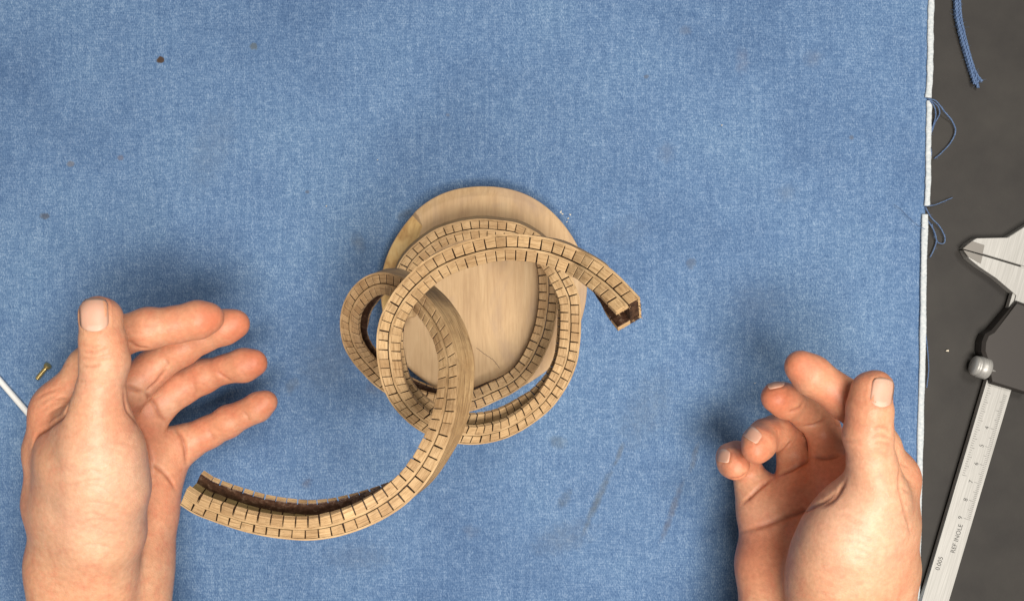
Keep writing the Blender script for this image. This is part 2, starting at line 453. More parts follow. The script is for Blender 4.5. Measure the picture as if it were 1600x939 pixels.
def block(path, s0, s1, v0, v1, u0, u1, mats, jit, gaps, ends=(1, 1), cham=0.14):
    """one kerf block: hexahedron with an eased top rim; the faces in the saw cuts are dark brown.
    gaps: half kerf widths at (s0,v0), (s1,v0), (s1,v1), (s0,v1)"""
    ju = rnd.uniform(-jit, jit); jv = rnd.uniform(-jit, jit)
    V = []; uv = []
    def ring(u, e):
        for (s, v) in ((s0 + gaps[0] + e, v0 + e), (s1 - gaps[1] - e, v0 + e), (s1 - gaps[2] - e, v1 - e), (s0 + gaps[3] + e, v1 - e)):
            q, U, W = interp_frame(path, s)
            V.append(q + W * (v + jv) + U * u); uv.append((s, v + u * 1.37))
    ring(u1, 0); ring(u0 + ju - cham, 0); ring(u0 + ju, cham)
    F = [(3, 2, 1, 0), (8, 9, 10, 11)]; mi = [mats[2], mats[0]]
    for r in (0, 4):
        for k in range(4):
            F.append((r + k, r + (k+1) % 4, r + 4 + (k+1) % 4, r + 4 + k))
            if r == 4: mi.append(mats[0])
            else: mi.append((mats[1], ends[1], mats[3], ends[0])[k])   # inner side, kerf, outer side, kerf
    return V, F, uv, mi

def build_track(keys, label, bottom_ranges, floor_lined=1.0):
    path = frame_path(keys, 1.0)
    L = path[3][-1]
    mats = [WOOD, DARKWOOD, OLIVE, LINING, SKINWOOD]
    sk = 0.85                                   # uncut outer skin
    V, F, uv, mi = sweep(path, [(WO - sk, WO, 0.0, -HT, (0, 4, 0, 1, 0))])
    me = make_mesh('track', V, F, mats, uv, mi); fix_normals(me)
    tr = link('track', me, sculpt); tr['label'] = label
    # uncut spine of the upper flange, beside the seam
    V, F, uv, mi = sweep(path, [(-1.30, -0.36, -0.04, -FT, (0, 0, 3, 0, 0))])
    me = make_mesh('flange_spine', V, F, mats, uv, mi); fix_normals(me); link('flange_spine', me, tr)
    # dark glue lining inside the channel (behind the cuts)
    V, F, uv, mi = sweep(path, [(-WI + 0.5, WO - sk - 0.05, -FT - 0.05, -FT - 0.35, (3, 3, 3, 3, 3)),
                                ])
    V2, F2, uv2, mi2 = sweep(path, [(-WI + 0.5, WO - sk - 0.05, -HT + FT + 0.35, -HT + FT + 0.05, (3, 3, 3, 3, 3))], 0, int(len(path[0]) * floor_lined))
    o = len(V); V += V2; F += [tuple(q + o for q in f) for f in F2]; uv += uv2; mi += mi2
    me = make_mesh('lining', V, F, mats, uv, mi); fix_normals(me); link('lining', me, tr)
    n = int(L / PITCH); pit = L / n; k2 = 0.245
    jo = rnd.uniform(0, 1)
    low = ([], [], [], [])
    for i in range(n):
        a, b2 = i * pit, (i + 1) * pit
        first, last = i == 0, i == n - 1
        # kerfs are widest at their mouth and pinch towards the uncut wood
        def gp(wide0):
            g = lambda z: 0.0 if z else k2 * rnd.uniform(0.65, 1.55)
            n0, n1 = g(first), g(last)
            t0, t1 = rnd.uniform(0.45, 0.95), rnd.uniform(0.45, 0.95)
            sk0 = 0.0 if first else rnd.uniform(-0.12, 0.12); sk1 = 0.0 if last else rnd.uniform(-0.12, 0.12)
            g4 = [n0 + sk0, n1 - sk1, n1 * t1, n0 * t0] if wide0 else [n0 * t0, n1 * t1, n1 - sk1, n0 + sk0]
            return [max(x, 0.0) for x in g4]
        # outer wall block, as deep as the channel
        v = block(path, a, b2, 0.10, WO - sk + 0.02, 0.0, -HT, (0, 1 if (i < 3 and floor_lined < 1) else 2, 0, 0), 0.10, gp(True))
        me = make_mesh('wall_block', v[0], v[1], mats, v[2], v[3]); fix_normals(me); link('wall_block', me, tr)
        # flange block, its cuts shifted against those of the wall
        sh = 0.35 * pit * jo
        a2, b3 = max(a + sh, 0), min(b2 + sh, L)
        if first: a2 = 0.0
        if last: b3 = L
        en = (0 if first else 1, 0 if last else 1)
        v = block(path, a2, b3, -WI, -1.23, -0.02, -FT, (0, 0, 3, 0), 0.12, gp(True), en)
        me = make_mesh('flange_block', v[0], v[1], mats, v[2], v[3]); fix_normals(me); link('flange_block', me, tr)
        v = block(path, a2, b3, -WI, 0.0, -HT + FT, -HT, (3 if i < n * floor_lined else 0, 0, 0, 0), 0.05, gp(True), en)
        if any(lo <= (a + b2) / 2 / L <= hi for lo, hi in bottom_ranges):
            me = make_mesh('lower_flange_block', v[0], v[1], mats, v[2], v[3]); fix_normals(me); link('lower_flange_block', me, tr)
        else:
            o = len(low[0]); low[0].extend(v[0]); low[1].extend(tuple(q + o for q in f) for f in v[1]); low[2].extend(v[2]); low[3].extend(v[3])
    me = make_mesh('lower_flange', low[0], low[1], mats, low[2], low[3]); fix_normals(me)
    link('lower_flange', me, tr, kind='stuff')
    return tr, n, L

A_KEYS = [(982, 475, 197, -18), (965, 457.5, 193, -15), (948.6, 442, 189.5, -10), (932, 429.4, 186, -3), (915, 418, 182.5, 4), (897, 409, 177, 8),
          (879, 401, 175, 10), (860, 394, 172, 10), (841, 390, 170, 8), (820, 386.6, 168, 6), (792, 385.5, 165, 4),
          (764.7, 388.6, 161, 4), (730.6, 397, 157, 4), (696.5, 410, 152, 5), (669, 427, 147, 6), (634.7, 461, 139, 6),
          (615.8, 492, 133, 4), (608, 515, 129, 2), (606, 543, 124, 0), (608, 568.6, 120, -3), (614.5, 600, 114, -8), (627, 625, 109, -12),
          (646, 647, 104, -18), (666.7, 663, 100, -24), (696, 676, 96, -28), (729, 681.5, 92, -31), (753.5, 681, 88, -33), (785, 673.4, 84, -33), (810, 661, 81, -31),
          (836.7, 641.6, 77, -26), (856, 622, 74, -18), (876, 590, 70, -9), (887, 561, 67, -6), (891.5, 529, 64, -6), (892.5, 500, 61, -6), (891, 469, 58, -6),
          (883, 448, 56, -4), (876, 434, 54, 0), (867, 419, 52, 6), (855, 402, 49, 14), (836, 380, 46, 14), (820, 370, 44, 15), (803, 362.5, 42, 16), (775, 358.5, 40, 17), (752, 356.7, 38, 17),
          (728.5, 359, 36, 17), (709, 363.5, 34, 17), (686, 372, 32, 17), (664.6, 386.5, 30, 17), (647.5, 402, 28, 17), (636, 418, 27, 15), (627, 445, 26, 10), (626, 472, 26, 2), (632, 498, 26, 0)]
B_KEYS = [(286, 777, 181, -36), (308, 791, 181, -36), (330.7, 800, 180, -36), (359.5, 810, 180, -36), (391.4, 819, 179, -35), (430, 826, 178, -34), (479, 829, 176, -31),
          (519, 823, 174, -26), (557, 810, 172, -19), (591, 793, 170, -10), (622.5, 771, 168, 0), (650.6, 741.5, 165, 10), (669, 712, 162, 18), (685, 677.5, 160, 26), (694, 646, 157, 32),
          (698.6, 616.7, 154, 37), (700.5, 592.7, 151, 40), (700, 564, 147, 42), (694, 537, 142, 42), (684, 512, 136, 41), (670, 489.5, 129, 38), (654, 471, 122, 34), (635, 455, 116, 28),
          (614.5, 446, 110, 20), (599, 442.5, 105, 14), (581, 446, 99, 4), (563.4, 458.8, 92, -8), (551, 476.6, 85, -16), (545.5, 494.5, 78, -20), (545, 515, 71, -20), (550.7, 538, 62, -16),
          (563, 558, 54, -12), (578.8, 576, 47, -10), (594, 591.6, 41, -12), (616, 607, 36, -18), (645, 622, 31, -20), (676, 631, 28, -17), (706, 632, 26.5, -12), (738.8, 627, 26, -6), (770.6, 613, 26, -3),
          (795, 601, 26, 0), (812, 588, 26, 0), (829, 566, 26, 0), (839, 546, 26, 0), (849, 521.6, 26, 0), (855, 492, 26, 0), (858, 464, 26, 0), (858, 440, 26, 0), (855, 415, 26, 0), (848, 392, 26, 0)]
ta, na, La = build_track(A_KEYS, 'upper kerf-cut channel with a dark open end reaching out over the cloth', [(0.0, 0.05), (0.48, 0.70)], 0.30)
tb, nb, Lb = build_track(B_KEYS, 'kerf-cut channel sweeping from a tight side loop out to an open dark-lined end', [(0.0, 0.28)])
pth = frame_path(A_KEYS, 1.0)
V = []; Fc = []
for k in range(26):
    side = k % 3
    v0 = rnd.uniform(-WI, WO) if side else rnd.uniform(WO - 1.2, WO); u0 = rnd.uniform(-HT, -HT + 1.6) if side == 1 else (rnd.uniform(-HT, 0) if side == 0 else rnd.uniform(-FT, 0))
    q, U, W = pth[0][0], pth[1][0], pth[2][0]; T0 = pth[0][0] - pth[0][1]; T0 = T0 / np.linalg.norm(T0)
    b0 = q + W * v0 + U * u0 - T0 * 0.5; tip = b0 + T0 * rnd.uniform(0.9, 2.0) + W * rnd.uniform(-.4, .4) + U * rnd.uniform(-.4, .4)
    o = len(V); V += [b0 + W * .3, b0 - W * .25 + U * .2, b0 - U * .3, tip]; Fc += [(o, o+1, o+3), (o+1, o+2, o+3), (o+2, o, o+3), (o, o+2, o+1)]
link('torn_fibres', make_mesh('torn_fibres', V, Fc, [WOOD, DARKWOOD], None, [0 if (k // 4) % 3 else 1 for k in range(len(Fc))]), ta)
print('track lengths', La, na, Lb, nb)

# ------------------------------------------------------------------ hands: signed-distance bodies turned into one continuous mesh each
def round_cone(p, a, b, r1, r2):
    ba = b - a; l2 = ba @ ba; rr = r1 - r2; a2 = l2 - rr * rr; il2 = 1.0 / l2
    pa = p - a; y = pa @ ba; z = y - l2
    t = pa * l2 - y[:, None] * ba; x2 = np.einsum('ij,ij->i', t, t)
    y2 = y * y * l2; z2 = z * z * l2
    k = np.sign(rr) * rr * rr * x2
    d = (np.sqrt(np.maximum(x2 * a2 * il2, 0)) + y * rr) * il2 - r1
    m1 = np.sign(z) * a2 * z2 > k
    d[m1] = np.sqrt(x2 + z2)[m1] * il2 - r2
    m2 = (~m1) & (np.sign(y) * a2 * y2 < k)
    d[m2] = np.sqrt(x2 + y2)[m2] * il2 - r1
    return d
def smin(a, b, k):
    h = np.maximum(k - np.abs(a - b), 0) / k
    return np.minimum(a, b) - h * h * k * 0.25

def surface_nets(Fv, org, h):
    sgn = Fv < 0
    nx, ny, nz = Fv.shape
    c = np.zeros((nx-1, ny-1, nz-1), np.int8)
    for i in (0, 1):
        for j in (0, 1):
            for k in (0, 1):
                c += sgn[i:nx-1+i, j:ny-1+j, k:nz-1+k]
    act = (c > 0) & (c < 8)
    ids = -np.ones(act.shape, np.int64); I = np.argwhere(act); ids[act] = np.arange(len(I))
    acc = np.zeros((len(I), 3)); cnt = np.zeros(len(I))
    cor = [(i, j, k) for i in (0, 1) for j in (0, 1) for k in (0, 1)]
    for a in cor:
        for ax in range(3):
            if a[ax]: continue
            b = list(a); b[ax] = 1
            fa = Fv[I[:,0]+a[0], I[:,1]+a[1], I[:,2]+a[2]]; fb = Fv[I[:,0]+b[0], I[:,1]+b[1], I[:,2]+b[2]]
            m = (fa < 0) != (fb < 0)
            t = np.where(m, fa / np.where(m, fa - fb, 1), 0)
            p = np.array(a, float)[None].repeat(len(I), 0); p[:, ax] += t
            acc[m] += p[m]; cnt[m] += 1
    Vx = (I + acc / cnt[:, None]) * h + org
    quads = []
    for ax in range(3):
        o1, o2 = [(1, 2), (2, 0), (0, 1)][ax]
        sl0 = [slice(1, -1)] * 3; sl0[ax] = slice(0, -1)
        sl1 = [slice(1, -1)] * 3; sl1[ax] = slice(1, None)
        A, B = sgn[tuple(sl0)], sgn[tuple(sl1)]
        E = np.argwhere(A != B)
        fl = A[tuple(E.T)]
        base = E + 1; base[:, ax] -= 1
        def cell(d1, d2):
            q = base.copy(); q[:, o1] -= d1; q[:, o2] -= d2
            return ids[q[:, 0], q[:, 1], q[:, 2]]
        q = np.stack([cell(0, 0), cell(1, 0), cell(1, 1), cell(0, 1)], 1)
        q[~fl] = q[~fl][:, ::-1]
        quads.append(q)
    Q = np.concatenate(quads); Q = Q[(Q >= 0).all(1)]
    return Vx, Q

def eval_group(segs, pts_shape, org, h, k, far=25.0):
    D = np.full(pts_shape, far)
    for a, b, r1, r2 in segs:
        m = 14.0
        lo = np.minimum(a - r1, b - r2) - m; hi = np.maximum(a + r1, b + r2) + m
        i0 = np.clip(((lo - org) / h).astype(int), 0, np.array(pts_shape)); i1 = np.clip(((hi - org) / h).astype(int) + 1, 0, np.array(pts_shape))
        if (i1 <= i0).any(): continue
        g = np.stack(np.meshgrid(*[np.arange(i0[q], i1[q]) * h + org[q] for q in range(3)], indexing='ij'), -1)
        d = round_cone(g.reshape(-1, 3), a, b, r1, r2).reshape(g.shape[:3])
        s = tuple(slice(i0[q], i1[q]) for q in range(3))
        D[s] = smin(D[s], d, k)
    return D

M = NT('skin')
at = M.n('ShaderNodeAttribute', attribute_name='flush_and_shading')
oc = M.coord('Object', (1, 1, 1))
mot = M.noise(oc, 60.0, 6, 0.65); fine = M.noise(oc, 420.0, 3, 0.6)
base = M.ramp(mot, [(0.3, (0.67, 0.315, 0.180)), (0.52, (0.72, 0.380, 0.222)), (0.72, (0.77, 0.450, 0.275))])
blot = M.noise(oc, 150.0, 4, 0.7)
base = M.mix(M.ramp(blot, [(0.48, (0, 0, 0)), (0.68, (0.62, 0.62, 0.62))]), base, (0.67, 0.250, 0.145))
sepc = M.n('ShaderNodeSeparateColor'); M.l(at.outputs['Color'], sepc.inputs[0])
base = M.mix(sepc.outputs[2], base, (0.82, 0.53, 0.37))  # blue: lighter skin painted where the light falls brightest
col = M.mix(sepc.outputs[0], base, (0.66, 0.205, 0.105))
col = M.mix(sepc.outputs[1], col, (0.36, 0.115, 0.06))  # green: shade painted into creases and nail folds
col = M.mix(1.0, col, M.ramp(fine, [(0.3, (0.88, 0.85, 0.83)), (0.7, (1.05, 1.04, 1.04))]), 'MULTIPLY')
M.base(col); M.rough(0.46); M.spec(0.40)
M.b.inputs['Subsurface Weight'].default_value = 0.22
M.b.inputs['Subsurface Radius'].default_value = (1.0, 0.35, 0.18)
M.b.inputs['Subsurface Scale'].default_value = 0.004
vor = M.n('ShaderNodeTexVoronoi', feature='DISTANCE_TO_EDGE'); vor.inputs['Scale'].default_value = 900.0
M.l(oc, vor.inputs['Vector'])
hgt = M.math('ADD', M.math('MULTIPLY', vor.outputs['Distance'], 0.7), fine)
M.bump(hgt, 0.00026, 0.65)
SKIN = M.m
M = NT('nail')
at = M.n('ShaderNodeAttribute', attribute_name='lunula')
M.base(M.mix(at.outputs['Fac'], (0.66, 0.36, 0.25), (0.74, 0.53, 0.41))); M.rough(0.42); M.spec(0.35)
M.b.inputs['Subsurface Weight'].default_value = 0.15
M.b.inputs['Subsurface Radius'].default_value = (1.0, 0.4, 0.25); M.b.inputs['Subsurface Scale'].default_value = 0.002
NAIL = M.m

def build_hand(label, palm, fingers, creases, nails, tips, pale, vox=0.72):
    to = lambda q: (P(q[0], q[1], q[2]), q[3])
    pseg = []
    for ch in palm:
        ch = [to(q) for q in ch]
        pseg += [(a[0], b[0], a[1], b[1]) for a, b in zip(ch[:-1], ch[1:])]
    fseg = []
    for ch in fingers:
        ch = [to(q) for q in ch]
        ch = [(p, r - (0.6 if len(ch) == 6 or len(ch) == 5 else 0.25)) if q > 0 else (p, r) for q, (p, r) in enumerate(ch)]
        if len(ch) == 7:     # fuller phalanx pads, narrower folds between them
            ch = [(p, r + (0, 0.3, -0.25, 0.45, -0.35, 0.35, 0)[q]) for q, (p, r) in enumerate(ch)]
        fseg.append([(a[0], b[0], a[1], b[1]) for a, b in zip(ch[:-1], ch[1:])])
    allp = np.array([s[0] for s in pseg] + [s[1] for s in pseg] + [s[q] for f in fseg for s in f for q in (0, 1)])
    org = allp.min(0) - 30; hi = allp.max(0) + 30
    # the forearm leaves the frame; the body is cut there
    shp = tuple(((hi - org) / vox).astype(int) + 1)
    D = eval_group(pseg, shp, org, vox, 10.0)
    tot = D.copy()
    for fs in fseg:
        d = eval_group(fs, shp, org, vox, 3.0)
        tot = np.minimum(tot, smin(D, d, 6.0))
    Vx, Q = surface_nets(tot, org, vox)
    n = len(Vx)
    E = np.concatenate([Q[:, [0, 1]], Q[:, [1, 2]], Q[:, [2, 3]], Q[:, [3, 0]]])
    E = np.concatenate([E, E[:, ::-1]])
    deg = np.bincount(E[:, 0], minlength=n)[:, None]
    def lap(X):
        return np.stack([np.bincount(E[:, 0], weights=X[E[:, 1], c], minlength=n) for c in range(X.shape[1])], 1) / deg
    for _ in range(6):
        Vx = Vx + 0.5 * (lap(Vx) - Vx); Vx = Vx - 0.52 * (lap(Vx) - Vx)
    def normals():
        nn = np.cross(Vx[Q[:, 2]] - Vx[Q[:, 0]], Vx[Q[:, 3]] - Vx[Q[:, 1]])
        N = np.zeros_like(Vx)
        for k in range(4): np.add.at(N, Q[:, k], nn)
        return N / (np.linalg.norm(N, axis=1)[:, None] + 1e-9)
    vol = np.einsum('ij,ij->i', Vx[Q[:, 0]], np.cross(Vx[Q[:, 1]], Vx[Q[:, 2]])).sum() + np.einsum('ij,ij->i', Vx[Q[:, 0]], np.cross(Vx[Q[:, 2]], Vx[Q[:, 3]])).sum()
    print('orientation', vol)
    if vol < 0: Q = Q[:, ::-1]
    Nn = normals()
    # surface under a photograph pixel, to lay creases and nails on the real skin
    def bvh(): return BVHTree.FromPolygons([tuple(v) for v in Vx], [tuple(int(i) for i in q) for q in Q])
    T = bvh(); eye = Vector((0, 0, H))
    def hit(px, py, zn=None):
        d = (Vector(P(px, py, 0)) - eye).normalized()
        r = T.ray_cast(eye, d)
        if r[0] is None and zn is not None:      # just past the outline: the nearest skin
            r = T.find_nearest(Vector(P(px, py, zn)))
        return r
    # soft tissue unevenness
    Vx = Vx + Nn * (0.35 * np.sin(Vx[:, 0] * .17 + 1.3 * np.sin(Vx[:, 1] * .11)) * np.sin(Vx[:, 1] * .15 + Vx[:, 2] * .12))[:, None]
    crease_w = np.zeros(n); disp = np.zeros(n)
    for line, depth, width in creases:
        line = np.array(line, float)
        seg = np.linalg.norm(np.diff(line, axis=0), axis=1); t = np.concatenate([[0], np.cumsum(seg)])
        ns = max(int(t[-1] / 1.5), 4); tt = np.linspace(0, t[-1], ns)
        sm = spline(np.c_[line, np.zeros(len(line))], ns)
        pts = []; wts = []
        for q, (x, y, _) in enumerate(sm):
            r = hit(x, y)
            if r[0] is not None:
                pts.append(np.array(r[0])); f = q / (ns - 1); wts.append(min(1.0, 4 * f + 0.2, 4 * (1 - f) + 0.2))
        if not pts: continue
        pts = np.array(pts); wts = np.array(wts)
        lo, hi2 = pts.min(0) - 4 * width, pts.max(0) + 4 * width
        cand = np.where(((Vx > lo) & (Vx < hi2)).all(1))[0]
        if len(cand) == 0: continue
        dm = np.linalg.norm(Vx[cand][:, None, :] - pts[None], axis=2)
        j = dm.argmin(1); dd = dm[np.arange(len(cand)), j]
        g = np.exp(-(dd / width) ** 2) * wts[j]
        disp[cand] = np.maximum(disp[cand], 1.35 * depth * g)
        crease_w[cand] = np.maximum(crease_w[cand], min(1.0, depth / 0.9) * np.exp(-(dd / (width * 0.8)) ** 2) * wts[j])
    Vx = Vx - Nn * disp[:, None]
    # nails: flatten the bed and sink a fold around it
    nail_data = []
    for (cx, cy, ax, ay, half_l, half_w, side, squash) in nails:
        a = np.array([ax, ay]) / math.hypot(ax, ay); bdir = np.array([-a[1], a[0]]) * squash
        G = []
        for i in range(15):
            for j in range(11):
                u = -1 + 2 * i / 14.0; v = -1 + 2 * j / 10.0
                wv = 1.0 - 0.42 * max(0, (-u - 0.4) / 0.6) ** 2.5 - 0.16 * max(0, (u - 0.6) / 0.4) ** 2
                uu = u - 0.10 * (v * v) * (1 if u > 0 else -1) * abs(u) ** 3
                q = np.array([cx, cy]) + a * uu * half_l + bdir * v * half_w * wv
                G.append((q, u, v))
        pts = []
        for q, u, v in G:
            r = hit(q[0], q[1], side)
            if r[0] is None: pts = None; break
            pts.append((np.array(r[0]), np.array(r[1]), u, v))
        if pts is None: print('nail missed', cx, cy); continue
        nail_data.append(pts)
        rim = np.array([p for p, nn, u, v in pts if abs(v) > 0.95 or u < -0.95])
        lo, hi2 = rim.min(0) - 4, rim.max(0) + 4
        cand = np.where(((Vx > lo) & (Vx < hi2)).all(1))[0]
        dd = np.linalg.norm(Vx[cand][:, None, :] - rim[None], axis=2).min(1)
        Vx[cand] += Nn[cand] * (0.22 * np.exp(-((dd - 1.3) / 0.8) ** 2) - 0.12 * np.exp(-(dd / 0.8) ** 2))[:, None]
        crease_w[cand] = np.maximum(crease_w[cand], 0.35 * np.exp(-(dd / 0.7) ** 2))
    me = bpy.data.meshes.new('hand')
    me.from_pydata([tuple(v * MM) for v in Vx], [], [tuple(int(i) for i in q) for q in Q])
    me.materials.append(SKIN)
    me.polygons.foreach_set('use_smooth', [True] * len(me.polygons))
    fl = np.zeros(n)
    for (x, y, z, r, s) in tips:
        d = np.linalg.norm(Vx - P(x, y, z), axis=1)
        fl = np.maximum(fl, s * np.exp(-(d / r) ** 2))
    for ch in fingers[1:]:
        for q in ch[2:]:
            d = np.linalg.norm(Vx - P(*q[:3]), axis=1)
            fl = np.maximum(fl, 0.55 * np.clip((q[3] + 4 - d) / 5.0, 0, 1))
    ca = me.color_attributes.new('flush_and_shading', 'FLOAT_COLOR', 'POINT')
    arr = np.ones((n, 4)); arr[:, 0] = fl; arr[:, 1] = 0.75 * np.clip(crease_w, 0, 1); arr[:, 2] = 0  # red: flush; green: painted crease shade
    for (x, y, z, r, st) in pale:  # painted bright spots, mostly on the thumb mound
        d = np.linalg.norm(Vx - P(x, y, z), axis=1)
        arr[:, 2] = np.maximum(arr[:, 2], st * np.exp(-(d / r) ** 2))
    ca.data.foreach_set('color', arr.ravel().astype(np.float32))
    me.update()
    o = link('hand', me, None, label, 'hand')
    for pts in nail_data:
        V = []; Fc = []; lu = []
        for p, nn, u, v in pts:
            edge = max(abs(v) ** 4, max(0, -u) ** 6)
            lift = 0.42 + 0.15 * (1 - v * v) - 0.12 * edge + (0.2 if u > 0.9 else 0)
            V.append(p + nn * lift)
            lu.append(0.8 if u > 0.86 else (0.6 if u + 0.5 * v * v < -0.62 else 0.12))
        m = len(V)
        V += [p - nn * 0.9 for p, nn, u, v in pts]; lu += lu
        for i in range(14):
            for j in range(10):
                q = i * 11 + j
                Fc.append((q, q + 1, q + 12, q + 11)); Fc.append((m + q, m + q + 11, m + q + 12, m + q + 1))
        rimi = [j for j in range(11)] + [i * 11 + 10 for i in range(1, 15)] + [14 * 11 + j for j in range(9, -1, -1)] + [i * 11 for i in range(13, 0, -1)]
        for q in range(len(rimi)):
            a2, b2 = rimi[q], rimi[(q + 1) % len(rimi)]
            Fc.append((a2, b2, b2 + m, a2 + m))
        mn = make_mesh('fingernail', V, Fc, [NAIL], smooth=True); fix_normals(mn)
        lat = mn.attributes.new('lunula', 'FLOAT', 'POINT'); lat.data.foreach_set('value', lu)
        link('fingernail', mn, o)
    return o

left_palm = [
    # thumb metacarpal and thenar mound
    [(152, 655, 103, 11.8), (158, 705, 98, 16.0), (160, 760, 92, 18.2), (156, 830, 84, 17.8), (150, 900, 74, 16.5), (155, 1070, 66, 20)],
    # back of the hand to the index knuckle
    [(96, 640, 80, 10.0), (86, 700, 76, 11.5), (86, 780, 74, 12.0), (98, 890, 70, 14.5), (105, 1070, 70, 17)],
    [(96, 640, 80, 10.0), (128, 760, 76, 14.0)],
    # flesh between the thumb's root and the back of the hand
    [(124, 672, 93, 11.0), (118, 720, 89, 13.5), (116, 790, 83, 14.5), (122, 880, 74, 15.0), (130, 1070, 68, 18)],
    # metacarpals of middle, ring and little finger
    [(152, 652, 64, 10.5), (140, 760, 64, 13), (150, 890, 60, 17)],
    [(200, 672, 47, 10.0), (185, 770, 50, 12), (175, 890, 54, 16)],
    [(246, 712, 35, 10.5), (240, 740, 36, 12.8), (230, 800, 42, 13.2), (213, 880, 50, 16.0), (212, 1070, 58, 18)],
    [(96, 640, 80, 9.0), (152, 652, 64, 10.0), (200, 672, 47, 10.0), (246, 712, 35, 10.0)],
]
left_fingers = [
    [(152, 655, 103, 12.2), (158, 612, 107, 10.2), (164, 565, 110, 10.4), (162, 532, 112, 9.7), (154, 494, 113, 8.1), (164, 496, 111, 8.1)],
    [(96, 640, 80, 10.2), (140, 575, 82, 9.6), (186, 525, 82, 9.3), (232, 513, 80, 8.9), (276, 507, 78, 8.8), (308, 500, 77, 8.4), (325, 497, 76, 7.2)],
    [(152, 652, 64, 10.5), (200, 610, 60, 9.7), (240, 574, 58, 9.0), (282, 544, 58, 8.5), (318, 525, 59, 8.0), (350, 512, 60, 8.0), (367, 507, 60, 7.4)],
    [(200, 672, 47, 10.0), (240, 636, 44, 9.7), (284, 604, 42, 9.0), (318, 588, 42, 8.2), (352, 577, 44, 7.3), (380, 571, 45, 7.6), (397, 567, 46, 6.9)],
    [(246, 712, 35, 10.0), (288, 693, 31, 9.2), (326, 674, 30, 8.3), (356, 659, 31, 7.6), (382, 646, 32, 7.0), (403, 636, 33, 7.0), (415, 629, 34, 6.3)],
]
left_creases = [
    # knuckle folds across the thumb
    ([(126, 548), (140, 551), (158, 549), (168, 546)], 0.45, 0.7), ([(124, 558), (142, 561), (160, 559), (170, 556)], 0.55, 0.7), ([(126, 571), (140, 573), (156, 570)], 0.5, 0.7),
    ([(130, 540), (145, 543), (158, 540)], 0.3, 0.7), ([(124, 594), (136, 597)], 0.3, 0.8),
    # fold behind the thumb, at the first web
    ([(110, 622), (98, 650), (78, 666), (58, 680), (50, 700)], 1.0, 1.3), ([(106, 622), (96, 621), (86, 625)], 0.5, 0.9),
    # finger folds
    ([(199, 530), (214, 541), (232, 544)], 0.7, 0.9), ([(197, 603), (213, 610), (226, 613)], 0.9, 1.0), ([(226, 612), (244, 598), (258, 578)], 0.7, 0.9),
    ([(226, 612), (240, 630), (250, 650), (262, 660)], 0.8, 1.0), ([(274, 668), (284, 684), (290, 706), (292, 724)], 0.9, 1.0),
    ([(340, 580), (350, 588), (362, 596)], 0.55, 0.8), ([(380, 642), (388, 652), (392, 660)], 0.4, 0.7), ([(258, 560), (262, 568), (258, 576)], 0.4, 0.8),
    ([(300, 596), (306, 610), (304, 622)], 0.3, 0.8), ([(322, 668), (332, 682), (336, 690)], 0.3, 0.8),
    # palm lines
    ([(194, 604), (198, 640), (216, 664), (230, 690), (236, 722), (235, 760)], 0.6, 1.1), ([(236, 724), (256, 738), (268, 752), (273, 764)], 0.8, 1.0),
    ([(100, 760), (130, 752), (160, 750)], 0.2, 0.8), ([(120, 820), (150, 812), (190, 815)], 0.2, 0.8), ([(150, 700), (180, 690), (205, 694)], 0.2, 0.9),
]
left_creases += [([(118, 700 + 22 * k), (140, 694 + 22 * k + rnd.uniform(-4, 4)), (165, 698 + 22 * k), (190 + rnd.uniform(-10, 10), 706 + 22 * k)], 0.16, 0.8) for k in range(8)]
left_creases += [([(70 + 5 * k, 650 + 9 * k), (86 + 4 * k, 640 + 9 * k), (100 + 2 * k, 634 + 9 * k)], 0.2, 0.8) for k in range(-3, 2)]
left_nails = [(147, 493, -0.04, -1.0, 25, 22, 116, 1.0)]
left_tips = [(330, 500, 82, 9, 0.95), (285, 512, 76, 11, 0.55), (370, 508, 62, 11, 1.0), (400, 567, 48, 11, 1.0), (360, 578, 46, 8, 0.5), (416, 630, 36, 10, 0.75),
             (158, 478, 112, 9, 0.6), (175, 540, 112, 10, 0.35), (200, 560, 70, 12, 0.55), (80, 650, 85, 16, 0.65), (240, 690, 40, 16, 0.35), (255, 740, 40, 16, 0.4), (215, 690, 60, 18, 0.55),
             (190, 655, 115, 13, 0.35), (262, 800, 42, 18, 0.4), (60, 740, 75, 22, 0.3), (120, 640, 80, 14, 0.3)]
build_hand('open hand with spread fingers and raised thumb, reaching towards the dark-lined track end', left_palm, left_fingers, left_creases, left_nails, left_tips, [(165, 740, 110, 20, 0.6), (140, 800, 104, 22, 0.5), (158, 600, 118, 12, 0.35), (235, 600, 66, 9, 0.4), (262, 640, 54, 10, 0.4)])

right_palm = [
    [(1366, 772, 103, 12.2), (1345, 805, 99, 15.5), (1322, 850, 93, 19.5), (1308, 900, 86, 20.5), (1295, 1070, 70, 22)],
    [(1390, 748, 82, 9.2), (1391, 810, 80, 9.8), (1388, 880, 78, 11.5), (1380, 1070, 74, 17)],
    [(1391, 748, 82, 9.2), (1360, 840, 82, 15)],
    [(1380, 780, 94, 10.5), (1370, 830, 90, 13.5), (1358, 890, 86, 15.5), (1345, 1070, 74, 19)],
    [(1330, 752, 62, 10.5), (1318, 840, 64, 14), (1300, 900, 64, 18)],
    [(1262, 775, 44, 11.5), (1255, 840, 48, 13), (1250, 900, 54, 17)],
    [(1198, 798, 36, 11.0), (1202, 838, 40, 11.4), (1200, 885, 46, 13.4), (1205, 1070, 58, 17)],
    [(1391, 748, 82, 9.0), (1335, 748, 64, 10.5), (1264, 772, 44, 11.5), (1196, 798, 36, 11.8)],
]
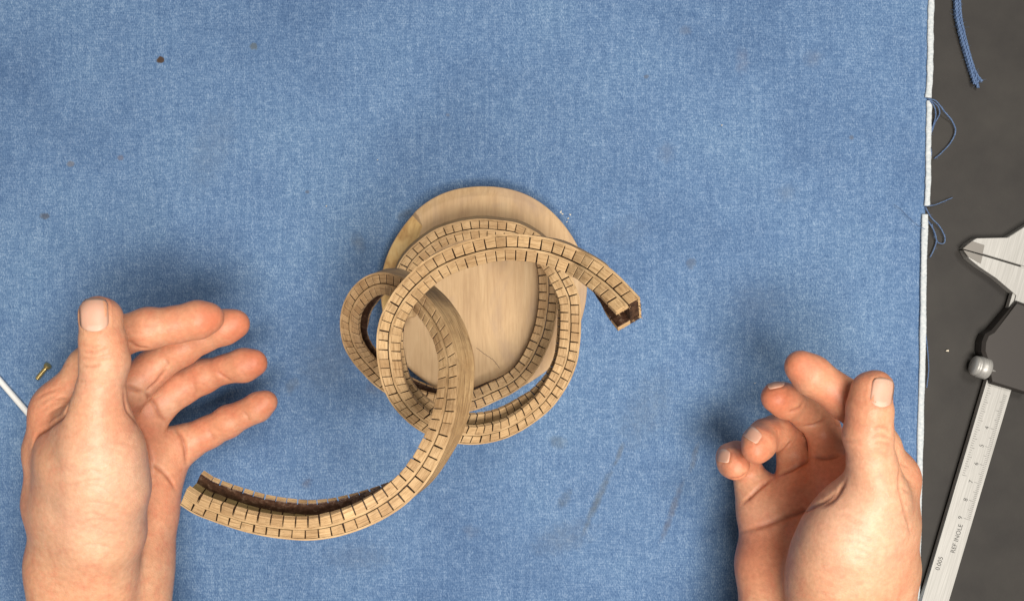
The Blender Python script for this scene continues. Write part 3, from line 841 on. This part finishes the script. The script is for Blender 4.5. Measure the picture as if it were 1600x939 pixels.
right_fingers = [
    [(1367, 772, 103, 12.6), (1362, 725, 107, 10.7), (1357, 680, 110, 10.6), (1359, 640, 112, 9.8), (1360, 610, 112, 7.8), (1370, 604, 113, 7.3)],
    [(1391, 748, 82, 9.8), (1374, 698, 88, 9.2), (1348, 646, 93, 8.9), (1322, 624, 94, 8.6), (1298, 606, 94, 8.3), (1270, 586, 94, 8.5), (1252, 574, 94, 7.5)],
    [(1330, 750, 62, 10.5), (1298, 710, 54, 9.8), (1283, 664, 52, 8.8), (1266, 646, 55, 8.3), (1250, 636, 60, 7.9), (1228, 626, 66, 8.0), (1214, 621, 70, 7.4)],
    [(1264, 772, 44, 11.0), (1246, 722, 39, 9.4), (1234, 684, 40, 8.7), (1214, 676, 45, 8.2), (1196, 678, 51, 7.8), (1186, 692, 58, 7.6), (1181, 702, 62, 7.2)],
    [(1196, 798, 36, 11.0), (1178, 758, 33, 8.8), (1164, 724, 33, 7.8), (1152, 714, 38, 7.4), (1142, 714, 43, 7.2), (1145, 722, 49, 7.0), (1149, 728, 53, 6.9)],
]
right_creases = [
    ([(1364, 672), (1378, 667), (1394, 672)], 0.4, 0.7), ([(1362, 683), (1378, 680), (1396, 686)], 0.45, 0.7), ([(1366, 692), (1382, 693), (1398, 697)], 0.5, 0.7), ([(1374, 705), (1386, 712), (1394, 713)], 0.3, 0.8),
    ([(1401, 700), (1405, 730), (1404, 760), (1412, 790), (1420, 815)], 0.5, 1.0), ([(1410, 770), (1414, 800), (1424, 840)], 0.35, 1.0),
    ([(1320, 750), (1306, 775), (1296, 784), (1280, 792)], 0.8, 1.2), ([(1318, 688), (1330, 689), (1340, 687)], 0.25, 0.8),
    ([(1304, 656), (1312, 665), (1320, 658)], 0.6, 0.9),
    # finger folds
    ([(1232, 644), (1250, 638), (1258, 626)], 0.8, 0.9), ([(1252, 666), (1272, 663), (1294, 654)], 0.8, 0.9), ([(1268, 715), (1286, 717), (1312, 712)], 0.9, 1.0),
    ([(1206, 709), (1222, 704), (1238, 688)], 0.8, 0.9), ([(1216, 742), (1240, 732), (1266, 716)], 0.9, 1.0), ([(1160, 786), (1180, 768), (1204, 748)], 0.9, 1.0), ([(1140, 748), (1156, 747), (1168, 738)], 0.7, 0.9),
    ([(1214, 668), (1216, 678), (1214, 686)], 0.25, 0.8),
    # palm lines
    ([(1158, 830), (1190, 822), (1230, 808), (1262, 796), (1290, 782), (1312, 765)], 0.9, 1.2),
    ([(1310, 798), (1324, 810), (1340, 818)], 0.25, 0.9), ([(1330, 830), (1350, 838), (1372, 850)], 0.2, 0.9),
]
right_creases += [([(1300 + 6 * k, 800 + 14 * k), (1325 + 5 * k, 806 + 14 * k + rnd.uniform(-4, 4)), (1352 + 4 * k, 822 + 12 * k)], 0.16, 0.8) for k in range(6)]
right_creases += [([(1404 + k, 720 + 20 * k), (1412 + k, 726 + 20 * k), (1422 + k, 730 + 20 * k)], 0.22, 0.8) for k in range(6)]
right_nails = [(1378, 614, 0.16, -1.0, 22, 17, 117, 1.0), (1175, 678, -0.50, 0.75, 10, 15, 62, 1.0), (1213, 601, -1.0, 0.22, 13, 5, 70, 1.0), (1131, 712, -0.15, 0.9, 10, 9, 52, 1.0)]
right_tips = [(1250, 572, 98, 10, 0.85), (1300, 620, 98, 14, 0.6), (1212, 622, 74, 11, 1.0), (1262, 646, 60, 10, 0.5), (1180, 706, 66, 9, 0.75), (1148, 730, 57, 8, 0.35), (1285, 690, 60, 12, 0.6),
              (1340, 640, 112, 13, 0.4), (1360, 590, 114, 9, 0.5), (1320, 770, 75, 22, 0.75), (1260, 790, 55, 18, 0.5), (1330, 700, 110, 10, 0.3), (1190, 860, 50, 22, 0.6), (1410, 740, 82, 14, 0.5), (1240, 715, 45, 10, 0.3), (1300, 740, 66, 14, 0.6)]
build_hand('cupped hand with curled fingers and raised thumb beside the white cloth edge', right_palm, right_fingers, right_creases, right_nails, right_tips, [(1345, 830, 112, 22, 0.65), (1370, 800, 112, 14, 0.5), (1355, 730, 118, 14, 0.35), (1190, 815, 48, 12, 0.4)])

# ------------------------------------------------------------------ vernier caliper on the bench
M = NT('satin_steel')
f = M.noise(M.coord('Object', (1500, 40, 1)), 1.0, 4, 0.6)
M.base(M.ramp(f, [(0.3, (0.34, 0.33, 0.305)), (0.7, (0.48, 0.465, 0.435))])); M.b.inputs['Metallic'].default_value = 0.35
M.rough(0.42); STEEL = M.m
M = NT('engraving'); M.base((0.05, 0.048, 0.045)); M.rough(0.7); ENGR = M.m
M = NT('ground_steel'); M.base((0.20, 0.185, 0.165)); M.b.inputs['Metallic'].default_value = 0.6; M.rough(0.5); GSTEEL = M.m
M = NT('dark_slide'); M.base((0.045, 0.039, 0.035)); M.b.inputs['Metallic'].default_value = 0.4; M.rough(0.5); DSTEEL = M.m

ang = math.radians(16.5)
cal = link('vernier_caliper', None, None, 'steel vernier caliper with pointed jaws lying on the dark bench beside the cloth', 'caliper')
c0 = P(1478, 880, 4.0)
cal.location = tuple(np.array([c0[0], c0[1], -1.2]) * MM)
cal.rotation_euler = (0, 0, -ang)          # local +y runs up the beam, +x across it
def loc_of(px, py, z):                     # photograph pixel -> caliper-local mm
    q = P(px, py, z) - np.array([c0[0], c0[1], 0])
    ca, sa = math.cos(ang), math.sin(ang)
    return np.array([q[0] * ca - q[1] * sa, q[0] * sa + q[1] * ca])
def prism(name, poly, z0, z1, mat, parent, bev=0.5):
    n = len(poly); poly = np.array(poly, float); cen = poly.mean(0)
    d = cen - poly; d /= np.linalg.norm(d, axis=1)[:, None]
    V = [(*p, z0) for p in poly] + [(*p, z1 - bev) for p in poly] + [(*(p + e * bev), z1) for p, e in zip(poly, d)]
    Fc = [tuple(range(n))[::-1], tuple(2*n + k for k in range(n))]
    for r in (0, n):
        for k in range(n): Fc.append((r + k, r + (k+1) % n, r + n + (k+1) % n, r + n + k))
    me = make_mesh(name, V, Fc, [mat]); fix_normals(me)
    return link(name, me, parent)
beam = prism('beam', [(-7.0, -70), (7.0, -70), (7.0, 172), (-7.0, 172)], 2.2, 5.7, STEEL, cal, 0.9)
# graduations
V = []; Fc = []
for k in range(70):
    y = 26 + k * 1.0; lw = 3.6 if k % 10 == 0 else (2.8 if k % 5 == 0 else 1.9)
    for (x0, x1, y0) in ((5.6 - lw, 5.6, y),):
        b0 = len(V); V += [(x0, y0 - .09, 5.715), (x1, y0 - .09, 5.715), (x1, y0 + .09, 5.715), (x0, y0 + .09, 5.715)]; Fc.append((b0, b0+1, b0+2, b0+3))
for k in range(60):
    y = 48 + k * 1.27; lw = 2.6 if k % 4 == 0 else 1.5
    b0 = len(V); V += [(-5.6, y - .09, 5.715), (-5.6 + lw, y - .09, 5.715), (-5.6 + lw, y + .09, 5.715), (-5.6, y + .09, 5.715)]; Fc.append((b0, b0+1, b0+2, b0+3))
link('graduation', make_mesh('graduation', V, Fc, [ENGR]), beam)
def engrave(txt, x, y, size):
    cu = bpy.data.curves.new('engraved_text', 'FONT'); cu.body = txt; cu.size = size * MM; cu.extrude = 0.00002
    t = bpy.data.objects.new('tmp', cu); C.objects.link(t)
    dg = bpy.context.evaluated_depsgraph_get()
    me = bpy.data.meshes.new_from_object(t.evaluated_get(dg)); bpy.data.objects.remove(t)
    me.materials.clear(); me.materials.append(ENGR)
    o = link('engraved_text', me, beam); o.location = (x * MM, y * MM, 5.73 * MM); o.rotation_euler = (0, 0, math.pi / 2)
    return o
engrave('REF INOLE', 2.6, 6.5, 3.4)
engrave('0.005', -2.6, -4.6, 3.4)
for k, ch in enumerate('987654'): engrave(ch, 1.2, 25 + k * 10, 3.2)
# jaws
prism('fixed_jaw', [loc_of(*q) for q in [(1507, 388, 6), (1513, 381, 6), (1526, 372.5, 6), (1575, 371, 6), (1640, 330, 6), (1668, 352, 6), (1655, 432, 6)]], 0.6, 6.6, STEEL, cal, 0.5)
prism('jaw_edge', [loc_of(*q) for q in [(1505.5, 388.5, 6.7), (1520, 376.5, 6.7), (1540, 383, 6.7), (1537, 397.2, 6.7)]], 5.0, 6.85, GSTEEL, cal, 0.15)
sl = prism('sliding_jaw', [loc_of(*q) for q in [(1508, 390.6, 6), (1514, 403, 6), (1530, 416, 6), (1556, 433, 6), (1590, 462, 6), (1575, 520, 6), (1640, 545, 6), (1660, 436, 6)]], 0.6, 6.6, STEEL, cal, 0.5)
prism('jaw_edge', [loc_of(*q) for q in [(1506.5, 390.6, 6.7), (1537, 399.6, 6.7), (1534, 412, 6.7), (1514, 401, 6.7)]], 5.0, 6.85, GSTEEL, cal, 0.15)
prism('slide', [loc_of(*q) for q in [(1551, 516, 8), (1541, 522, 8), (1536, 534, 8), (1535, 549, 8), (1541, 566, 8), (1549, 600, 8), (1612, 618, 8), (1650, 492, 8), (1590, 470, 8)]], 0.8, 9.5, DSTEEL, cal, 1.6)
# lock screw: knurled knob lying across the slide
prof = [(-6.2, 0.0), (-6.0, 3.2), (-5.2, 4.9), (-4.6, 5.3), (-3.6, 5.3), (-3.2, 4.8), (-2.8, 5.6), (2.2, 5.7), (3.0, 5.0), (3.4, 2.4), (9.0, 2.2), (9.0, 0.0)]
kc = loc_of(1539, 575, 8.5)
V = []; Fc = []; n = 40
for (x, r) in prof:
    for k in range(n):
        t = 2 * math.pi * k / n
        rr = r * (1 + (0.018 if (k % 2 and r > 5.4) else 0))
        V.append((kc[0] + x, kc[1] + rr * math.cos(t), 7.2 + rr * math.sin(t)))
for i in range(len(prof) - 1):
    for k in range(n): Fc.append((i*n+k, i*n+(k+1) % n, (i+1)*n+(k+1) % n, (i+1)*n+k))
me = make_mesh('lock_screw', V, Fc, [STEEL], smooth=True); fix_normals(me); link('lock_screw', me, cal)

# ------------------------------------------------------------------ small things on the cloth
M = NT('brass'); M.base((0.62, 0.47, 0.20)); M.b.inputs['Metallic'].default_value = 0.9; M.rough(0.35); BRASS = M.m
def lathe_between(name, p0, p1, prof, mat, n=18, parent=None):
    p0 = np.array(p0); p1 = np.array(p1); d = p1 - p0; L = np.linalg.norm(d); d /= L
    a = np.cross(d, [0, 0, 1.0]); a /= np.linalg.norm(a); b = np.cross(a, d)
    V = []; Fc = []
    for (t, r) in prof:
        for k in range(n):
            q = 2 * math.pi * k / n
            V.append(p0 + d * t * L + r * (math.cos(q) * a + math.sin(q) * b))
    for i in range(len(prof) - 1):
        for k in range(n): Fc.append((i*n+k, i*n+(k+1) % n, (i+1)*n+(k+1) % n, (i+1)*n+k))
    me = make_mesh(name, V, Fc, [mat], smooth=False); fix_normals(me)
    return link(name, me, parent)
scr = link('brass_screw', None, None, 'small brass screw lying on the blue cloth above the white stick', 'screw')
lathe_between('shank', P(57, 593, 0.9), P(73, 573.5, 1.2), [(0, 0.0), (0.02, 0.5)] + [(0.06 + 0.044 * k, 1.05 + 0.22 * (k % 2)) for k in range(19)] + [(0.92, 1.0), (1.0, 1.0)], BRASS, parent=scr)
lathe_between('head', P(71.5, 575, 1.2), P(76, 570, 1.5), [(0, 0.0), (0.02, 1.0), (0.4, 2.0), (0.9, 2.0), (1.0, 1.5), (1.0, 0.0)], BRASS, parent=scr)
M = NT('white_plastic'); M.base((0.80, 0.79, 0.76)); M.rough(0.35); WPL = M.m
lathe_between('white_stick', P(-10, 583, 1.6), P(57, 661, 1.6), [(0, 0), (0, 1.5), (0.9, 1.5), (0.975, 1.35), (1.0, 1.0), (1.0, 0.0)], WPL)
ws = bpy.data.objects['white_stick']; ws['label'] = 'thin white rod poking out behind the open hand'; ws['category'] = 'rod'
# wood crumbs beside the disc
M = NT('wood_crumb'); M.base((0.70, 0.62, 0.48)); M.rough(0.8); CRUMB = M.m
for k, (x, y, s) in enumerate([(875, 331, 1.1), (879, 335, 0.6), (888, 341, 0.9), (891, 336, 0.7), (886, 347, 0.6), (510, 322, 0.5), (1180, 598, 0.6), (1480, 548, 0.9), (590, 250, 0.4), (1128, 196, 0.5)]):
    q = P(x, y, 0.35)
    V = [q + nrs.uniform(-1, 1, 3) * s * np.array([1, 0.8, 0.3]) for _ in range(6)]
    import bmesh
    bm = bmesh.new()
    for v in V: bm.verts.new(tuple(v * MM))
    bmesh.ops.convex_hull(bm, input=bm.verts)
    me = bpy.data.meshes.new('wood_crumb'); bm.to_mesh(me); bm.free(); me.materials.append(CRUMB)
    on = 'lying on the dark bench' if k == 7 else ('on the cloth beside the round base' if k < 5 else 'scattered on the open blue cloth')
    link('wood_crumb', me, None, 'tiny pale wood crumb ' + on, 'crumb', 'wood crumbs ' + on)
